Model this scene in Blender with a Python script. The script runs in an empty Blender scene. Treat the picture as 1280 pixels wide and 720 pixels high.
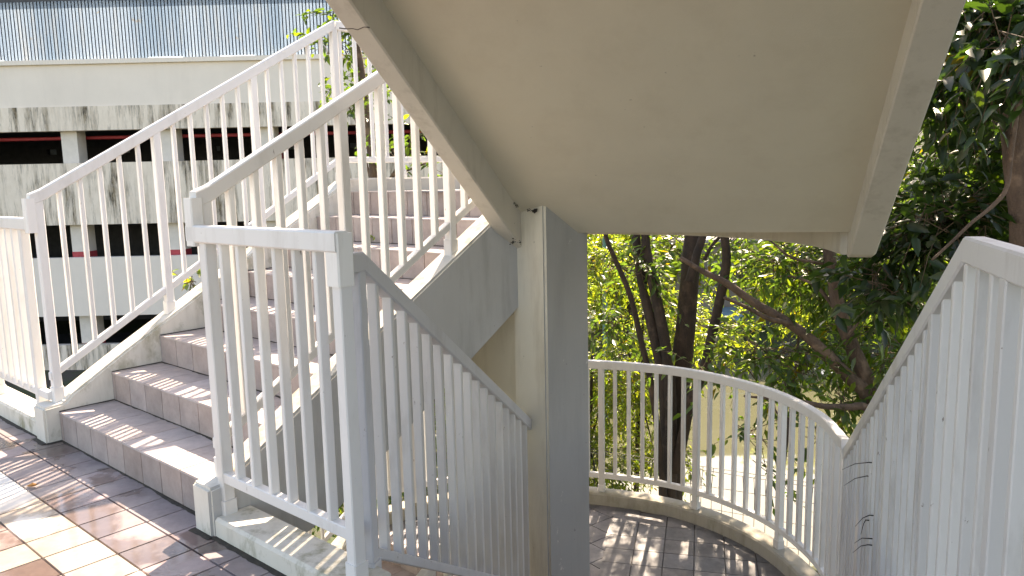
import bpy, bmesh, math, random
import numpy as np
from mathutils import Vector, Matrix
random.seed(7); rng = np.random.default_rng(11)
sc = bpy.context.scene; COL = sc.collection
R = math.radians

# ------------------------------------------------------------------ camera
F_PX, PITCH, ROLL, EYE = 951.3, 0.13998, -0.02163, 1.4148
FW = Vector((0, math.cos(PITCH), -math.sin(PITCH)))
U0 = Vector((0, math.sin(PITCH), math.cos(PITCH))); R0 = Vector((1, 0, 0))
CR = math.cos(ROLL)*R0 + math.sin(ROLL)*U0
CU = -math.sin(ROLL)*R0 + math.cos(ROLL)*U0
cam = bpy.data.cameras.new('camera'); co = bpy.data.objects.new('camera', cam); COL.objects.link(co)
cam.sensor_width = 36; cam.lens = F_PX/1280*36; cam.clip_start = .05; cam.clip_end = 2000
m = Matrix((CR, CU, -FW)).transposed().to_4x4(); m.translation = Vector((0, 0, EYE)); co.matrix_world = m
sc.camera = co
def at(x, y, Y):            # the point of the place seen at a photo pixel, Y metres ahead
    d = FW + CR*((x-640)/F_PX) + CU*((360-y)/F_PX)
    return Vector((0, 0, EYE)) + d*(Y/d.y)

# ------------------------------------------------------------------ stair frames
O = Vector((-2.590, 4.1935, 0)); AZ = 0.70974; TR = .3011; RI = .17
Dv = Vector((math.sin(AZ), math.cos(AZ), 0)); Sv = Vector((math.cos(AZ), -math.sin(AZ), 0))
def W(s, d, z=0): return O + Sv*s + Dv*d + Vector((0, 0, z))
C = W(2.69, 0)
def frame(deg):
    a = R(deg); D = Vector((math.sin(a), math.cos(a), 0)); return D, Vector((D.y, -D.x, 0))
D2, S2 = frame(18); DL, SL = frame(21.5)
def W2(s, d, z=0): return C + S2*s + D2*d + Vector((0, 0, z))
def WL(s, d, z=0): return C + SL*s + DL*d + Vector((0, 0, z))

# ------------------------------------------------------------------ materials
def mat(name):
    m = bpy.data.materials.new(name); m.use_nodes = True
    nt = m.node_tree; b = nt.nodes['Principled BSDF']; return m, nt, b
def nd(nt, t, **k):
    n = nt.nodes.new(t)
    for a, v in k.items():
        if a in n.inputs: n.inputs[a].default_value = v
        else: setattr(n, a, v)
    return n
def ramp(nt, fac, stops):
    r = nt.nodes.new('ShaderNodeValToRGB'); e = r.color_ramp.elements
    while len(e) < len(stops): e.new(.5)
    for i, (p, c) in enumerate(stops): e[i].position = p; e[i].color = (*c, 1) if len(c) == 3 else c
    nt.links.new(fac, r.inputs[0]); return r.outputs[0]
def g3(v): return (v, v, v)
def noise(nt, scale, detail=4, rough=.6, sc3=(1, 1, 1), off=(0, 0, 0), dist=0):
    tc = nt.nodes.new('ShaderNodeNewGeometry'); mp = nt.nodes.new('ShaderNodeMapping')
    mp.inputs['Scale'].default_value = sc3; mp.inputs['Location'].default_value = off
    nt.links.new(tc.outputs['Position'], mp.inputs[0])
    n = nd(nt, 'ShaderNodeTexNoise', Scale=scale, Detail=detail, Roughness=rough, Distortion=dist)
    nt.links.new(mp.outputs[0], n.inputs[0]); return n.outputs[0]
def mix(nt, f, a, b, typ='MIX'):
    n = nt.nodes.new('ShaderNodeMix'); n.data_type = 'RGBA'; n.blend_type = typ
    for sock, v in ((n.inputs[0], f), (n.inputs[6], a), (n.inputs[7], b)):
        if isinstance(v, bpy.types.NodeSocket): nt.links.new(v, sock)
        elif isinstance(v, (int, float)): sock.default_value = v
        else: sock.default_value = (*v, 1)
    return n.outputs[2]
def bump(nt, b, h, strength=.2, dist=.01):
    n = nd(nt, 'ShaderNodeBump', Strength=strength, Distance=dist); nt.links.new(h, n.inputs['Height'])
    nt.links.new(n.outputs[0], b.inputs['Normal'])
def link(nt, a, b): nt.links.new(a, b)

def m_paint(name='white_paint', base=(.80, .79, .77), dirt=(.42, .38, .33), rough=.42, amt=.5):
    m, nt, b = mat(name)
    n1 = noise(nt, 7, 6, .65, (1, 1, .25)); n2 = noise(nt, 60, 3, .6)
    f = ramp(nt, n1, [(.52, g3(0)), (.80, g3(amt))])
    oi = nt.nodes.new('ShaderNodeObjectInfo')
    c = mix(nt, f, mix(nt, 1.0, base, ramp(nt, oi.outputs['Random'], [(0, (.86, .85, .84)), (.5, (.95, .95, .95)), (1, (1.03, 1.02, 1.0))]), 'MULTIPLY'), dirt)
    chips = ramp(nt, noise(nt, 38, 5, .7, (1, 1, .5)), [(.685, g3(0)), (.70, g3(.8))])
    c = mix(nt, chips, c, (.20, .16, .13))
    link(nt, c, b.inputs['Base Color'])
    link(nt, ramp(nt, n2, [(0, g3(rough-.1)), (1, g3(rough+.2))]), b.inputs['Roughness'])
    bump(nt, b, n2, .15, .003); return m
def m_plaster(name, base, dark, rough=.85, streak=.5, scale=2.2, mossy=0.0, scuff=0.0):
    m, nt, b = mat(name)
    n1 = noise(nt, scale, 8, .62); n2 = noise(nt, scale*3.2, 6, .7, (1, 1, .16), (3, 1, 2)); n3 = noise(nt, 130, 3, .7)
    c = mix(nt, ramp(nt, n1, [(.35, g3(0)), (.75, g3(.55))]), base, tuple(v*.82 for v in base))
    c = mix(nt, ramp(nt, n2, [(.50, g3(0)), (.82, g3(streak))]), c, dark)
    spots = ramp(nt, noise(nt, 26, 2, .5, off=(9, 2, 4)), [(.76, g3(0)), (.80, g3(.6))])
    c = mix(nt, spots, c, tuple(v*.55 for v in dark))
    if scuff:
        sc_ = ramp(nt, noise(nt, 7, 6, .75, (1, 1, .5), (7, 3, 1)), [(.66, g3(0)), (.675, g3(scuff))]); c = mix(nt, sc_, c, (.62, .60, .55))
    if mossy:
        mo = ramp(nt, noise(nt, 6, 6, .7, (1, 1, .6), (4, 4, 4)), [(.50, g3(0)), (.64, g3(mossy))])
        c = mix(nt, mo, c, (.16, .15, .05))
    link(nt, c, b.inputs['Base Color']); b.inputs['Roughness'].default_value = rough
    bump(nt, b, n3, .3, .003); return m
def m_tile(name, rough0=.35, rough1=.6, wet=0.0, tint=None):
    m, nt, b = mat(name)
    a = nt.nodes.new('ShaderNodeVertexColor'); a.layer_name = 'tint'
    n1 = noise(nt, 9, 8, .7); n2 = noise(nt, 45, 4, .6)
    c = mix(nt, 1.0, a.outputs[0], ramp(nt, n1, [(.3, g3(.74)), (.7, g3(1.12))]), 'MULTIPLY')
    c = mix(nt, ramp(nt, noise(nt, 3.1, 8, .7, off=(5, 5, 5)), [(.50, g3(0)), (.78, g3(.45))]), c, (.50, .46, .42))
    sp = ramp(nt, noise(nt, 70, 2, .5, off=(1, 7, 3)), [(.74, g3(0)), (.79, g3(.5))])
    c = mix(nt, sp, c, (.07, .055, .05))
    rr = ramp(nt, n2, [(.2, g3(rough0)), (.8, g3(rough1))])
    if wet:
        w = ramp(nt, noise(nt, 1.25, 5, .55, off=(.45, .1, 0), dist=.3), [(.49, g3(0)), (.53, g3(1))])
        c = mix(nt, w, c, mix(nt, 1.0, c, (.52, .46, .42), 'MULTIPLY'))
        rr = mix(nt, w, rr, (.09, .09, .09))
    link(nt, c, b.inputs['Base Color']); link(nt, rr, b.inputs['Roughness'])
    bump(nt, b, n2, .12, .002); return m
def m_flat(name, base, rough=.8, var=.25, scale=5, metal=0):
    m, nt, b = mat(name)
    n = noise(nt, scale, 6, .65)
    c = mix(nt, ramp(nt, n, [(.3, g3(0)), (.75, g3(1))]), tuple(v*(1+var) for v in base), tuple(v*(1-var) for v in base))
    link(nt, c, b.inputs['Base Color']); b.inputs['Roughness'].default_value = rough; b.inputs['Metallic'].default_value = metal
    bump(nt, b, noise(nt, scale*12, 3), .2, .004); return m

M = {}
M['paint'] = m_paint()
M['paint_shaded'] = m_paint('worn_shaded_white_paint', (.62, .63, .66), (.36, .34, .33), .5, .7)  # worn white paint, its base greyed for the shade on the descending railing
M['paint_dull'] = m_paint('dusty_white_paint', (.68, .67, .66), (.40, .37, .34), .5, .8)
M['cream'] = m_plaster('cream_plaster', (.66, .61, .50), (.36, .31, .22), .85, .45)
M['soffit'] = m_plaster('soffit_plaster', (.64, .59, .475), (.48, .42, .32), .9, .4, 1.1)
M['beam'] = m_plaster('beam_plaster', (.60, .56, .49), (.25, .21, .16), .85, .55, 2.8)
M['stringer'] = m_plaster('weathered_plaster', (.70, .67, .60), (.33, .29, .21), .85, .55, 3.0, .5)
M['curb'] = m_plaster('curb_plaster', (.68, .65, .57), (.30, .27, .20), .85, .5, 3.5, .65)
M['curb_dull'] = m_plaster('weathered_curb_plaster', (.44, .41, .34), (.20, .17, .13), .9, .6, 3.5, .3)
M['wallgrey'] = m_plaster('grey_plaster', (.50, .50, .49), (.27, .26, .25), .85, .6, 2.5)
M['pillar_shaded_grey'] = m_plaster('shaded_grey_pillar_paint', (.40, .395, .385), (.24, .235, .23), .8, .5, 1.4, scuff=.8)  # grey paint, darkened further to carry the shade of the right face
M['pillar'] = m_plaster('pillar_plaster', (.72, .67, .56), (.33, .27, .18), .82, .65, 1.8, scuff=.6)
M['step_tile'] = m_tile('step_tile', .5, .75)
M['floor_tile'] = m_tile('floor_tile', .38, .62, 1.0)
M['landing_tile'] = m_tile('landing_tile', .45, .65)
M['grout'] = m_flat('grout', (.10, .085, .075), .95)
M['grout_light'] = m_flat('pale_grout', (.34, .30, .26), .95)
M['concrete'] = m_flat('concrete', (.36, .34, .31), .9)

# ------------------------------------------------------------------ objects
def tag(o, label=None, cat=None, group=None, kind=None):
    if label: o['label'] = label
    if cat: o['category'] = cat
    if group: o['group'] = group
    if kind: o['kind'] = kind
    return o
def thing(name, loc, label, cat, group=None):
    o = bpy.data.objects.new(name, None); COL.objects.link(o); o.location = loc; o.empty_display_size = .2
    return tag(o, label, cat, group)
def wloc(o):
    v = Vector((0, 0, 0))
    while o is not None: v = v + o.location; o = o.parent
    return v
def link_mesh(name, me, mt, parent=None, smooth=False):
    o = bpy.data.objects.new(name, me); COL.objects.link(o)
    if parent is not None:
        L = wloc(parent); me.transform(Matrix.Translation(-L)); o.parent = parent
    for x in (mt if isinstance(mt, (list, tuple)) else [mt]): me.materials.append(x)
    if smooth: me.polygons.foreach_set('use_smooth', [True]*len(me.polygons))
    return o
def bobj(name, bm, mt, parent=None, smooth=False):
    bmesh.ops.recalc_face_normals(bm, faces=bm.faces)
    me = bpy.data.meshes.new(name); bm.to_mesh(me); bm.free()
    return link_mesh(name, me, mt, parent, smooth)
def set_origin(o):          # a single-mesh thing gets its origin at its base
    me = o.data; co_ = np.empty(len(me.vertices)*3); me.vertices.foreach_get('co', co_); co_ = co_.reshape(-1, 3)
    c = Vector(((co_[:, 0].min()+co_[:, 0].max())/2, (co_[:, 1].min()+co_[:, 1].max())/2, co_[:, 2].min()))
    me.transform(Matrix.Translation(-c)); o.location = c; return o

def sweep(bm, pts, hw, lo, hi, ch=.006, off=0.0, closed=False, wfun=None):
    """rectangular bar with chamfered edges swept along pts; lo/hi are offsets from the path in z"""
    n = len(pts); pts = [Vector(p) for p in pts]; rings = []
    for i, p in enumerate(pts):
        a = (pts[i]-pts[i-1]) if i > 0 else (pts[1]-pts[0]); b = (pts[i+1]-pts[i]) if i < n-1 else a
        a = Vector((a.x, a.y, 0)); b = Vector((b.x, b.y, 0))
        if a.length < 1e-6: a = b.copy()
        if b.length < 1e-6: b = a.copy()
        a.normalize(); b.normalize(); t = (a+b)
        t = t.normalized() if t.length > 1e-4 else a
        k = 1/max(.4, t.dot(a)); side = Vector((t.y, -t.x, 0))*k
        w = hw; c = ch
        sec = [(-w, lo+c), (-w+c, lo), (w-c, lo), (w, lo+c), (w, hi-c), (w-c, hi), (-w+c, hi), (-w, hi-c)]
        rings.append([bm.verts.new(p + side*(off+x) + Vector((0, 0, z))) for x, z in sec])
    for r0, r1 in zip(rings, rings[1:]):
        for j in range(8): bm.faces.new((r0[j], r0[(j+1) % 8], r1[(j+1) % 8], r1[j]))
    bm.faces.new(rings[0]); bm.faces.new(rings[-1][::-1])
def obox(bm, c, ax, ay, hx, hy, z0, z1, ch=.004, jit=0):
    """upright box with chamfered vertical edges; z may differ (z0,z1 absolute)"""
    sec = [(-hx+ch, -hy), (hx-ch, -hy), (hx, -hy+ch), (hx, hy-ch), (hx-ch, hy), (-hx+ch, hy), (-hx, hy-ch), (-hx, -hy+ch)]
    c = Vector((c[0], c[1], 0)); lo = [bm.verts.new(c+ax*x+ay*y+Vector((0, 0, z0))) for x, y in sec]
    hi = [bm.verts.new(c+ax*x+ay*y+Vector((0, 0, z1))) for x, y in sec]
    for j in range(8): bm.faces.new((lo[j], lo[(j+1) % 8], hi[(j+1) % 8], hi[j]))
    bm.faces.new(lo[::-1]); bm.faces.new(hi)
def prism(bm, poly, z0, z1):
    z0 = z0 if isinstance(z0, (list, tuple)) else [z0]*len(poly); z1 = z1 if isinstance(z1, (list, tuple)) else [z1]*len(poly)
    lo = [bm.verts.new((p[0], p[1], z)) for p, z in zip(poly, z0)]; hi = [bm.verts.new((p[0], p[1], z)) for p, z in zip(poly, z1)]
    n = len(poly)
    for j in range(n): bm.faces.new((lo[j], lo[(j+1) % n], hi[(j+1) % n], hi[j]))
    bm.faces.new(lo[::-1]); bm.faces.new(hi)
def box(bm, x0, x1, y0, y1, z0, z1): prism(bm, [(x0, y0), (x1, y0), (x1, y1), (x0, y1)], z0, z1)
def hexa(bm, a, b):         # a, b: 4 matching corners each
    A = [bm.verts.new(p) for p in a]; B = [bm.verts.new(p) for p in b]
    for j in range(4): bm.faces.new((A[j], A[(j+1) % 4], B[(j+1) % 4], B[j]))
    bm.faces.new(A[::-1]); bm.faces.new(B)

# ------------------------------------------------------------------ railings
def lerp_path(pts, t):      # point at arc length (horizontal) t
    for a, b in zip(pts, pts[1:]):
        L = math.hypot(b[0]-a[0], b[1]-a[1])
        if t <= L+1e-6 or b is pts[-1]:
            k = t/L if L else 0; d = (Vector(b)-Vector(a)); dh = Vector((d.x, d.y, 0)).normalized()
            return Vector(a)+d*k, dh
        t -= L
def railing(loc, label, tops, bots, base, n_gap, per, group='white slatted railings', mt='paint', first=0, post_skip=(), rail_w=.027, top_h=.068, label_parts=None, thick=.05, t0=.03, t1=.03, slat_skip=(), slat=(.0115, .0235), smt=None):
    """tops/bots/base: horizontal paths with z (top of handrail, top of bottom rail, height the posts stand on)"""
    root = thing('railing', loc, label, 'railing', group)
    bm = bmesh.new(); sweep(bm, tops, rail_w, -top_h, 0, .006); bobj('handrail', bm, M[mt], root)
    bm = bmesh.new(); sweep(bm, bots, .02, -.045, 0, .004); bobj('bottom_rail', bm, M[mt], root)
    tot = sum(math.hypot(b[0]-a[0], b[1]-a[1]) for a, b in zip(base, base[1:]))
    for i in range(n_gap+1):
        t = t0+(tot-t0-t1)*i/n_gap
        def zat(path):
            best, dh = None, None
            p, dh = lerp_path(base, t)
            # same horizontal place on the other path
            q = min((closest(path, p)), key=lambda v: v[0]); return q[1]
        p, dh = lerp_path(base, t); nh = Vector((dh.y, -dh.x, 0))
        zt = zon(tops, p); zb = zon(bots, p)
        post = (i % per) == first
        if post and i in post_skip: continue
        if (not post) and i in slat_skip: continue
        bm = bmesh.new()
        sl = abs(zon(tops, p+dh*.03)-zon(tops, p-dh*.03))/2
        if post:
            obox(bm, p, dh, nh, .0235, .0245, zon(base, p)-.012, zt-top_h*.55-sl, .004)
            po = bobj('post', bm, M[mt], root); bm = bmesh.new(); obox(bm, p, dh, nh, .0285, .0295, zon(base, p)-.02, zon(base, p)+.06+sl, .004); bobj('base_sleeve', bm, M[mt], po)
        else:
            obox(bm, p, dh, nh, slat[0], slat[1], zb-.02-sl, zt-top_h*.6-sl, .003)
            bobj('slat', bm, M[smt or mt], root)
    return root
def zon(path, p):
    best = None
    for a, b in zip(path, path[1:]):
        ax, ay, bx, by = a[0], a[1], b[0], b[1]; L2 = (bx-ax)**2+(by-ay)**2
        if L2 < 1e-9: continue
        k = ((p[0]-ax)*(bx-ax)+(p[1]-ay)*(by-ay))/L2; kc = min(1, max(0, k))
        d = math.hypot(p[0]-ax-kc*(bx-ax), p[1]-ay-kc*(by-ay))
        if best is None or d < best[0]-1e-7: best = (d, a[2]+kc*(b[2]-a[2]))
    return best[1]

# ------------------------------------------------------------------ tiles
def tiles_mesh(quads, name, mt, parent=None):
    """quads: list of (4 corner Vectors top, normal, thickness, colour)"""
    bm = bmesh.new(); cl = bm.loops.layers.float_color.new('tint')
    for c4, nrm, th, colr in quads:
        cen = sum(c4, Vector())/len(c4)
        base = [bm.verts.new(c) for c in c4]; top = [bm.verts.new(c+nrm*th+(cen-c).normalized()*.0035) for c in c4]
        n = len(c4); fs = [bm.faces.new(top)]
        for j in range(n): fs.append(bm.faces.new((base[j], base[(j+1) % n], top[(j+1) % n], top[j])))
        for f in fs:
            for l in f.loops: l[cl] = (*colr, 1)
    return bobj(name, bm, mt, parent)
def vary(c, a=.12):
    k = 1+random.uniform(-a, a); h = random.uniform(-.03, .03)
    return (c[0]*k*(1+h), c[1]*k, c[2]*k*(1-h))
Z = Vector((0, 0, 1))

# ------------------------------------------------------------------ stair flight with tiles (left flight)
SW = 1.70
def flight(dz, label, group):
    root = thing('stair_flight', W(.85, 0, dz), label, 'stairs', group)
    up = Vector((0, 0, dz))
    for k in range(8):
        z1 = RI*(k+1); d0 = TR*k; d1 = TR*(k+1) if k < 7 else TR*7+.12
        bm = bmesh.new(); g = .008
        prof = [(d0+g, z1-RI-.01), (d0+g, z1-g), (d1+g+.004, z1-g), (d1+g+.004, z1-RI-.2), (d0+g, z1-RI-.2)]
        lo = [bm.verts.new(W(.002, d, z)+up) for d, z in prof]; hi = [bm.verts.new(W(SW-.002, d, z)+up) for d, z in prof]
        for j in range(5): bm.faces.new((lo[j], lo[(j+1) % 5], hi[(j+1) % 5], hi[j]))
        bm.faces.new(lo[::-1]); bm.faces.new(hi)
        st = bobj('step', bm, M['grout_light'], root)
        q = []; n = 9; off = random.uniform(.0, .12)
        edges = [0]+[off+.2*i for i in range(0, 10) if .03 < off+.2*i < SW-.03]+[SW]
        for a, b in zip(edges, edges[1:]):
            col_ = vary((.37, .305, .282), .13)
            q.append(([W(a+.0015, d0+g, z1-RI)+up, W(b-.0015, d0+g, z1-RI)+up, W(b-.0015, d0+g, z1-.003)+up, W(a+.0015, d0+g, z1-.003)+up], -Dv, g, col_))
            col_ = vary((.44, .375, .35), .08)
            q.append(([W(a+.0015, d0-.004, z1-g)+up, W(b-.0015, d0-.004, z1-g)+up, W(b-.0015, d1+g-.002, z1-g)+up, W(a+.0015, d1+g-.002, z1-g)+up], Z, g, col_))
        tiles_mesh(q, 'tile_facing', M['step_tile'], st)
    # soffit slab between the stringers
    bm = bmesh.new()
    hexa(bm, [W(-.02, .3, -.02)+up, W(SW+.02, .3, -.02)+up, W(SW+.02, .45, -.15)+up, W(-.02, .45, -.15)+up],
             [W(-.02, 2.2, 1.1)+up, W(SW+.02, 2.2, 1.1)+up, W(SW+.02, 2.2, .92)+up, W(-.02, 2.2, .92)+up])
    bobj('soffit', bm, M['wallgrey'], root)
    for s0, s1, nm in ((-.165, 0, 0), (SW, SW+.145, 1)):
        bm = bmesh.new()
        prof = [(-.078, 0.0), (-.078, .205), (.04, .215), (.075, .255)]
        prof += [(d, .225+.577*d) for d in (.4, .8, 1.2, 1.6, 2.0)] + [(2.13, 1.46)]
        prof += [(2.13, .82)] + [(d, -.39+.562*d) for d in (2.0, 1.4, .8)] + [(.55, -.10), (.2, -.2), (.0, -.2)]
        random_j = lambda: random.uniform(-.003, .003)
        cz = .012
        def ringv(s): return [bm.verts.new(W(s, d, z)+up) for d, z in prof]
        a = ringv(s0); b = ringv(s1)
        n = len(prof)
        for j in range(n): bm.faces.new((a[j], a[(j+1) % n], b[(j+1) % n], b[j]))
        bm.faces.new(a[::-1]); bm.faces.new(b)
        bmesh.ops.recalc_face_normals(bm, faces=bm.faces)
        bmesh.ops.bevel(bm, geom=[e for e in bm.edges if e.calc_face_angle(0) > .5], offset=.012, segments=2, affect='EDGES')
        bm.faces.ensure_lookup_table()
        o = bobj('stringer', bm, [M['stringer'], M['wallgrey']], root)
        for p in o.data.polygons:
            if (nm == 1 and p.normal.dot(Sv) > .9) : p.material_index = 1
            if nm == 0 and p.normal.dot(-Sv) > .9: p.material_index = 1
    return root

def flight_rails(dz, names, grp):
    out = []
    up = Vector((0, 0, dz))
    for s, lab in ((-.082, names[0]), (1.775, names[1])):
        e = 2.12
        tops = [W(s, -.012, 1.40)+up, W(s, .05, 1.425)+up, W(s, 2.10, 2.612)+up]
        bots = [W(s, .0, .385)+up, W(s, 2.10, 1.625)+up]
        base = [W(s, .0, .208)+up, W(s, .08, .25)+up, W(s, 2.13, 1.455)+up]
        r = railing(W(s, 0, dz+.2), lab, tops, bots, base, 18, 6, group=grp, slat=(.012, .0125) if s < 0 else (.014, .019))
        # drop bar at the foot, joining the lower level rail
        bm = bmesh.new(); obox(bm, W(s, -.013), Dv, Sv, .026, .030, 1.185+dz, 1.375+dz, .005); bobj('end_bar', bm, M['paint'], r)
        out.append(r)
    return out

flight(0, 'tiled stair flight with pink tile steps climbing from the paved walkway behind the near railing', 'tiled stair flights')
flight(-2.72, 'lower stair flight half hidden under the walkway, seen through the slats left of the pillar', 'tiled stair flights')
flight_rails(0, ['white sloping railing on the far left side of the tiled stairs, before the parking building',
                 'white sloping railing on the near right side of the tiled stairs, ending under the beam'], 'white slatted railings')
flight_rails(-2.72, ['sloping white railing of the lower stair flight on its far side',
                     'sloping white railing of the lower stair flight on its near side, seen below the slats'], 'white slatted railings')

# ------------------------------------------------------------------ walkway the camera stands on
def arc_xy(pts, n=8):       # Catmull-Rom
    P = [Vector(p) for p in pts]; P = [P[0]*2-P[1]]+P+[P[-1]*2-P[-2]]; out = []
    for i in range(1, len(P)-2):
        for j in range(n):
            t = j/n; a, b, c, d = P[i-1:i+3]
            out.append(.5*((2*b)+(c-a)*t+(2*a-5*b+4*c-d)*t*t+(3*b-a-3*c+d)*t**3))
    out.append(P[-2]); return out
bendR = W2(1.8, .04)
poly = [W(-3.6, .16), W(-.16, .16), W(-.02, .03), W(SW+.02, .03), W(SW+.14, .16), W(2.62, .16), W2(-.06, .10), W2(1.88, .10), W2(1.88, -5.5), W(2.0, -5.2), W(-3.6, -3.2)]
bm = bmesh.new(); prism(bm, poly, -.22, -.008); tag(set_origin(bobj('walkway', bm, M['grout'])), kind='structure')
q = []
mauve = (.27, .225, .225); cream = (.74, .71, .65); brown = (.26, .19, .17); pink = (.38, .30, .30)
for i in range(-16, 26):
    for j in range(0, 16):
        s0 = 1.275+.2*(i-8)+.0; s1 = s0+.2; d1_ = .02-.2*j if j else .0; d1_ = -.18-.2*(j-1) if j else -.0; d0_ = -.18-.2*j
        w = W((s0+s1)/2, (d0_+d1_)/2)
        loc2 = w-C; s2 = loc2.dot(S2); 
        if s2 > 1.85: continue
        if (s0+s1)/2 > 2.6 and j == 0: pass
        if j == 1 + 1: c_ = cream
        elif j == 3: c_ = cream if (i % 5) == 3 or i > 9 else brown
        elif j in (0, 1): c_ = mauve if (i*7+j*3) % 5 else pink
        else: c_ = [mauve, brown, pink, mauve][(i*3+j*5) % 4]
        c_ = vary(c_, .10 if c_ != cream else .05)
        th = .008
        q.append(([W(s0+.002, d0_+.002, -.008), W(s1-.002, d0_+.002, -.008), W(s1-.002, d1_-.002, -.008), W(s0+.002, d1_-.002, -.008)], Z, th, c_))
# the last strip before the descending flight
for i in range(-2, 12):
    for j in range(0, 3):
        a = W2(-.05+.2*i, .09-.2*j); p = [W2(-.05+.2*i+.002, -.11-.2*j+.2*0+.002, -.008), W2(.15+.2*i-.002, -.11-.2*j+.002, -.008), W2(.15+.2*i-.002, .09-.2*j-.002, -.008), W2(-.05+.2*i+.002, .09-.2*j-.002, -.008)]
        cen = (p[0]+p[2])/2; v = cen-O
        if v.dot(Dv) > .03 and v.dot(Sv) > 2.75 and (cen-C).dot(S2) < 1.8: q.append((p, Z, .008, vary(mauve, .1)))
tag(tiles_mesh(q, 'walkway_paving', M['floor_tile']), kind='structure')

# black grime lying in the corners between paving, steps and kerbs
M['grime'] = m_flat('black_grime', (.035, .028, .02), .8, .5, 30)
def grime(pts, side, w=.016, z=.0095):
    bm = bmesh.new(); P = []
    for a, b in zip(pts, pts[1:]):
        a, b = Vector(a), Vector(b); n = max(2, int((b-a).length/.02))
        for i in range(n): P.append(a+(b-a)*i/n)
    P.append(Vector(pts[-1])); prev = None; ww = w
    for i, p in enumerate(P):
        ww = max(.003, min(w*2.6, ww+random.uniform(-.0045, .0045)+(w-ww)*.12)); a = bm.verts.new(p-side*.004+Z*(z+.003)); c_ = bm.verts.new(p+side*ww*.5+Z*(z+.0035)); b = bm.verts.new(p+side*ww+Z*z)
        if prev: bm.faces.new((prev[0], a, c_, prev[1])); bm.faces.new((prev[1], c_, b, prev[2]))
        prev = (a, c_, b)
    me = bpy.data.meshes.new('g'); bm.to_mesh(me); bm.free(); return me
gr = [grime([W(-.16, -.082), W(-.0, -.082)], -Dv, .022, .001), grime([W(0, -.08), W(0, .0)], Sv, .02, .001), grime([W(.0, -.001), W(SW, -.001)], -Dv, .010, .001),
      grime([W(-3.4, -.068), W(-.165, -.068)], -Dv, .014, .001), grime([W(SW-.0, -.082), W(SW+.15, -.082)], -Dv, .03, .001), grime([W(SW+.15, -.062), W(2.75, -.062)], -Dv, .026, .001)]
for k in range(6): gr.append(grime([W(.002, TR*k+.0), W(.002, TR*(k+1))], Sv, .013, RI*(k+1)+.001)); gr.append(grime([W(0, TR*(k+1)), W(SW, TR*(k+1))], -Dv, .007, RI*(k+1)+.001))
bm = bmesh.new()
for me_ in gr: bm.from_mesh(me_)
def lump(c, r, n=14):
    for _ in range(n):
        p = Vector(c)+Vector([random.gauss(0, r) for _ in range(3)])*.6; k = random.uniform(.2, .6)*r
        bmesh.ops.create_icosphere(bm, subdivisions=1, radius=k, matrix=Matrix.Translation(p) @ Matrix.Diagonal((1, 1, .5, 1)))
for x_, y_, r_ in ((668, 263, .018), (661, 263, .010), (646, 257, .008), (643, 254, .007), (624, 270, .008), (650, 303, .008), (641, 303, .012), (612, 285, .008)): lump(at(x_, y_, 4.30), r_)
tag(set_origin(bobj('grime', bm, M['grime'])), kind='stuff')

# kerbs under the level railings
def curb(path, label, hw=.075, hi=.085, mt='curb', off=0, cat='kerb', grp='plastered kerbs under the railings'):
    bm = bmesh.new(); sweep(bm, path, hw, -.10, hi, .012, off=off)
    return tag(set_origin(bobj('kerb', bm, M[mt])), label, cat, grp)
curb([W(-3.6, .02), W(-.168, .02)], 'white kerb under the solid-looking railing at the left picture edge', .085, .10)
curb([W(SW+.150, .02), W(2.74, .02)], 'mossy cream kerb under the short railing panel in front of the stairs', .085, .082)

# level railing panels
railing(W(-3.2, .0, .1), 'level white railing at the left picture edge, left of the stairs',
        [W(-3.4, -.01, 1.268), W(-.115, -.01, 1.268)], [W(-3.4, 0, .27), W(-.09, 0, .27)], [W(-3.4, 0, .10), W(-.20, 0, .10)], 28, 7, t1=.06, slat=(.012, .032))
r = railing(W(1.8, 0, .08), 'short level white railing panel standing in front of the stairs, turning the corner',
        [W(1.745, -.012, 1.268), W(2.715, -.012, 1.268)], [W(1.84, .0, .262), W(2.69, 0, .262)], [W(1.81, 0, .082), W(2.72, 0, .082)], 7, 7, slat=(.011, .0185))
bm = bmesh.new(); obox(bm, W(2.686, -.001), Sv, Dv, .034, .032, 1.09, 1.262, .005); bobj('corner_block', bm, M['paint'], r)
# descending flight railings
t0z = 1.19
railing(W2(0, .1, .0), 'white railing descending from the corner post to the grey pillar',
        [W(2.672, .0, 1.215)+D2*0+Z*-.0, W2(-.003, .03, 1.19), W2(-.003, .115, 1.19), W2(-.003, 2.10, -.03)],
        [W2(-.003, .09, .155), W2(-.003, 2.10, -1.08)], [W2(-.003, .07, .05), W2(-.003, 2.08, -1.20)], 18, 30, mt='paint_shaded', t0=.03, t1=.02, slat=(.0115, .0185), smt='paint_dull')
bm = bmesh.new()
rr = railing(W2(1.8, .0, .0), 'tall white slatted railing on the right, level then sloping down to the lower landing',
        [W2(1.8, -2.6, 1.25), W2(1.8, .04, 1.25), W2(1.8, 2.46, -.165)],
        [W2(1.8, -2.6, .25), W2(1.8, .04, .25), W2(1.8, 2.46, -1.15)],
        [W2(1.8, -2.6, .0), W2(1.8, .04, .0), W2(1.8, 2.46, -1.30)], 44, 6, mt='paint_dull', first=2, slat=(.0130, .0175))

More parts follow.
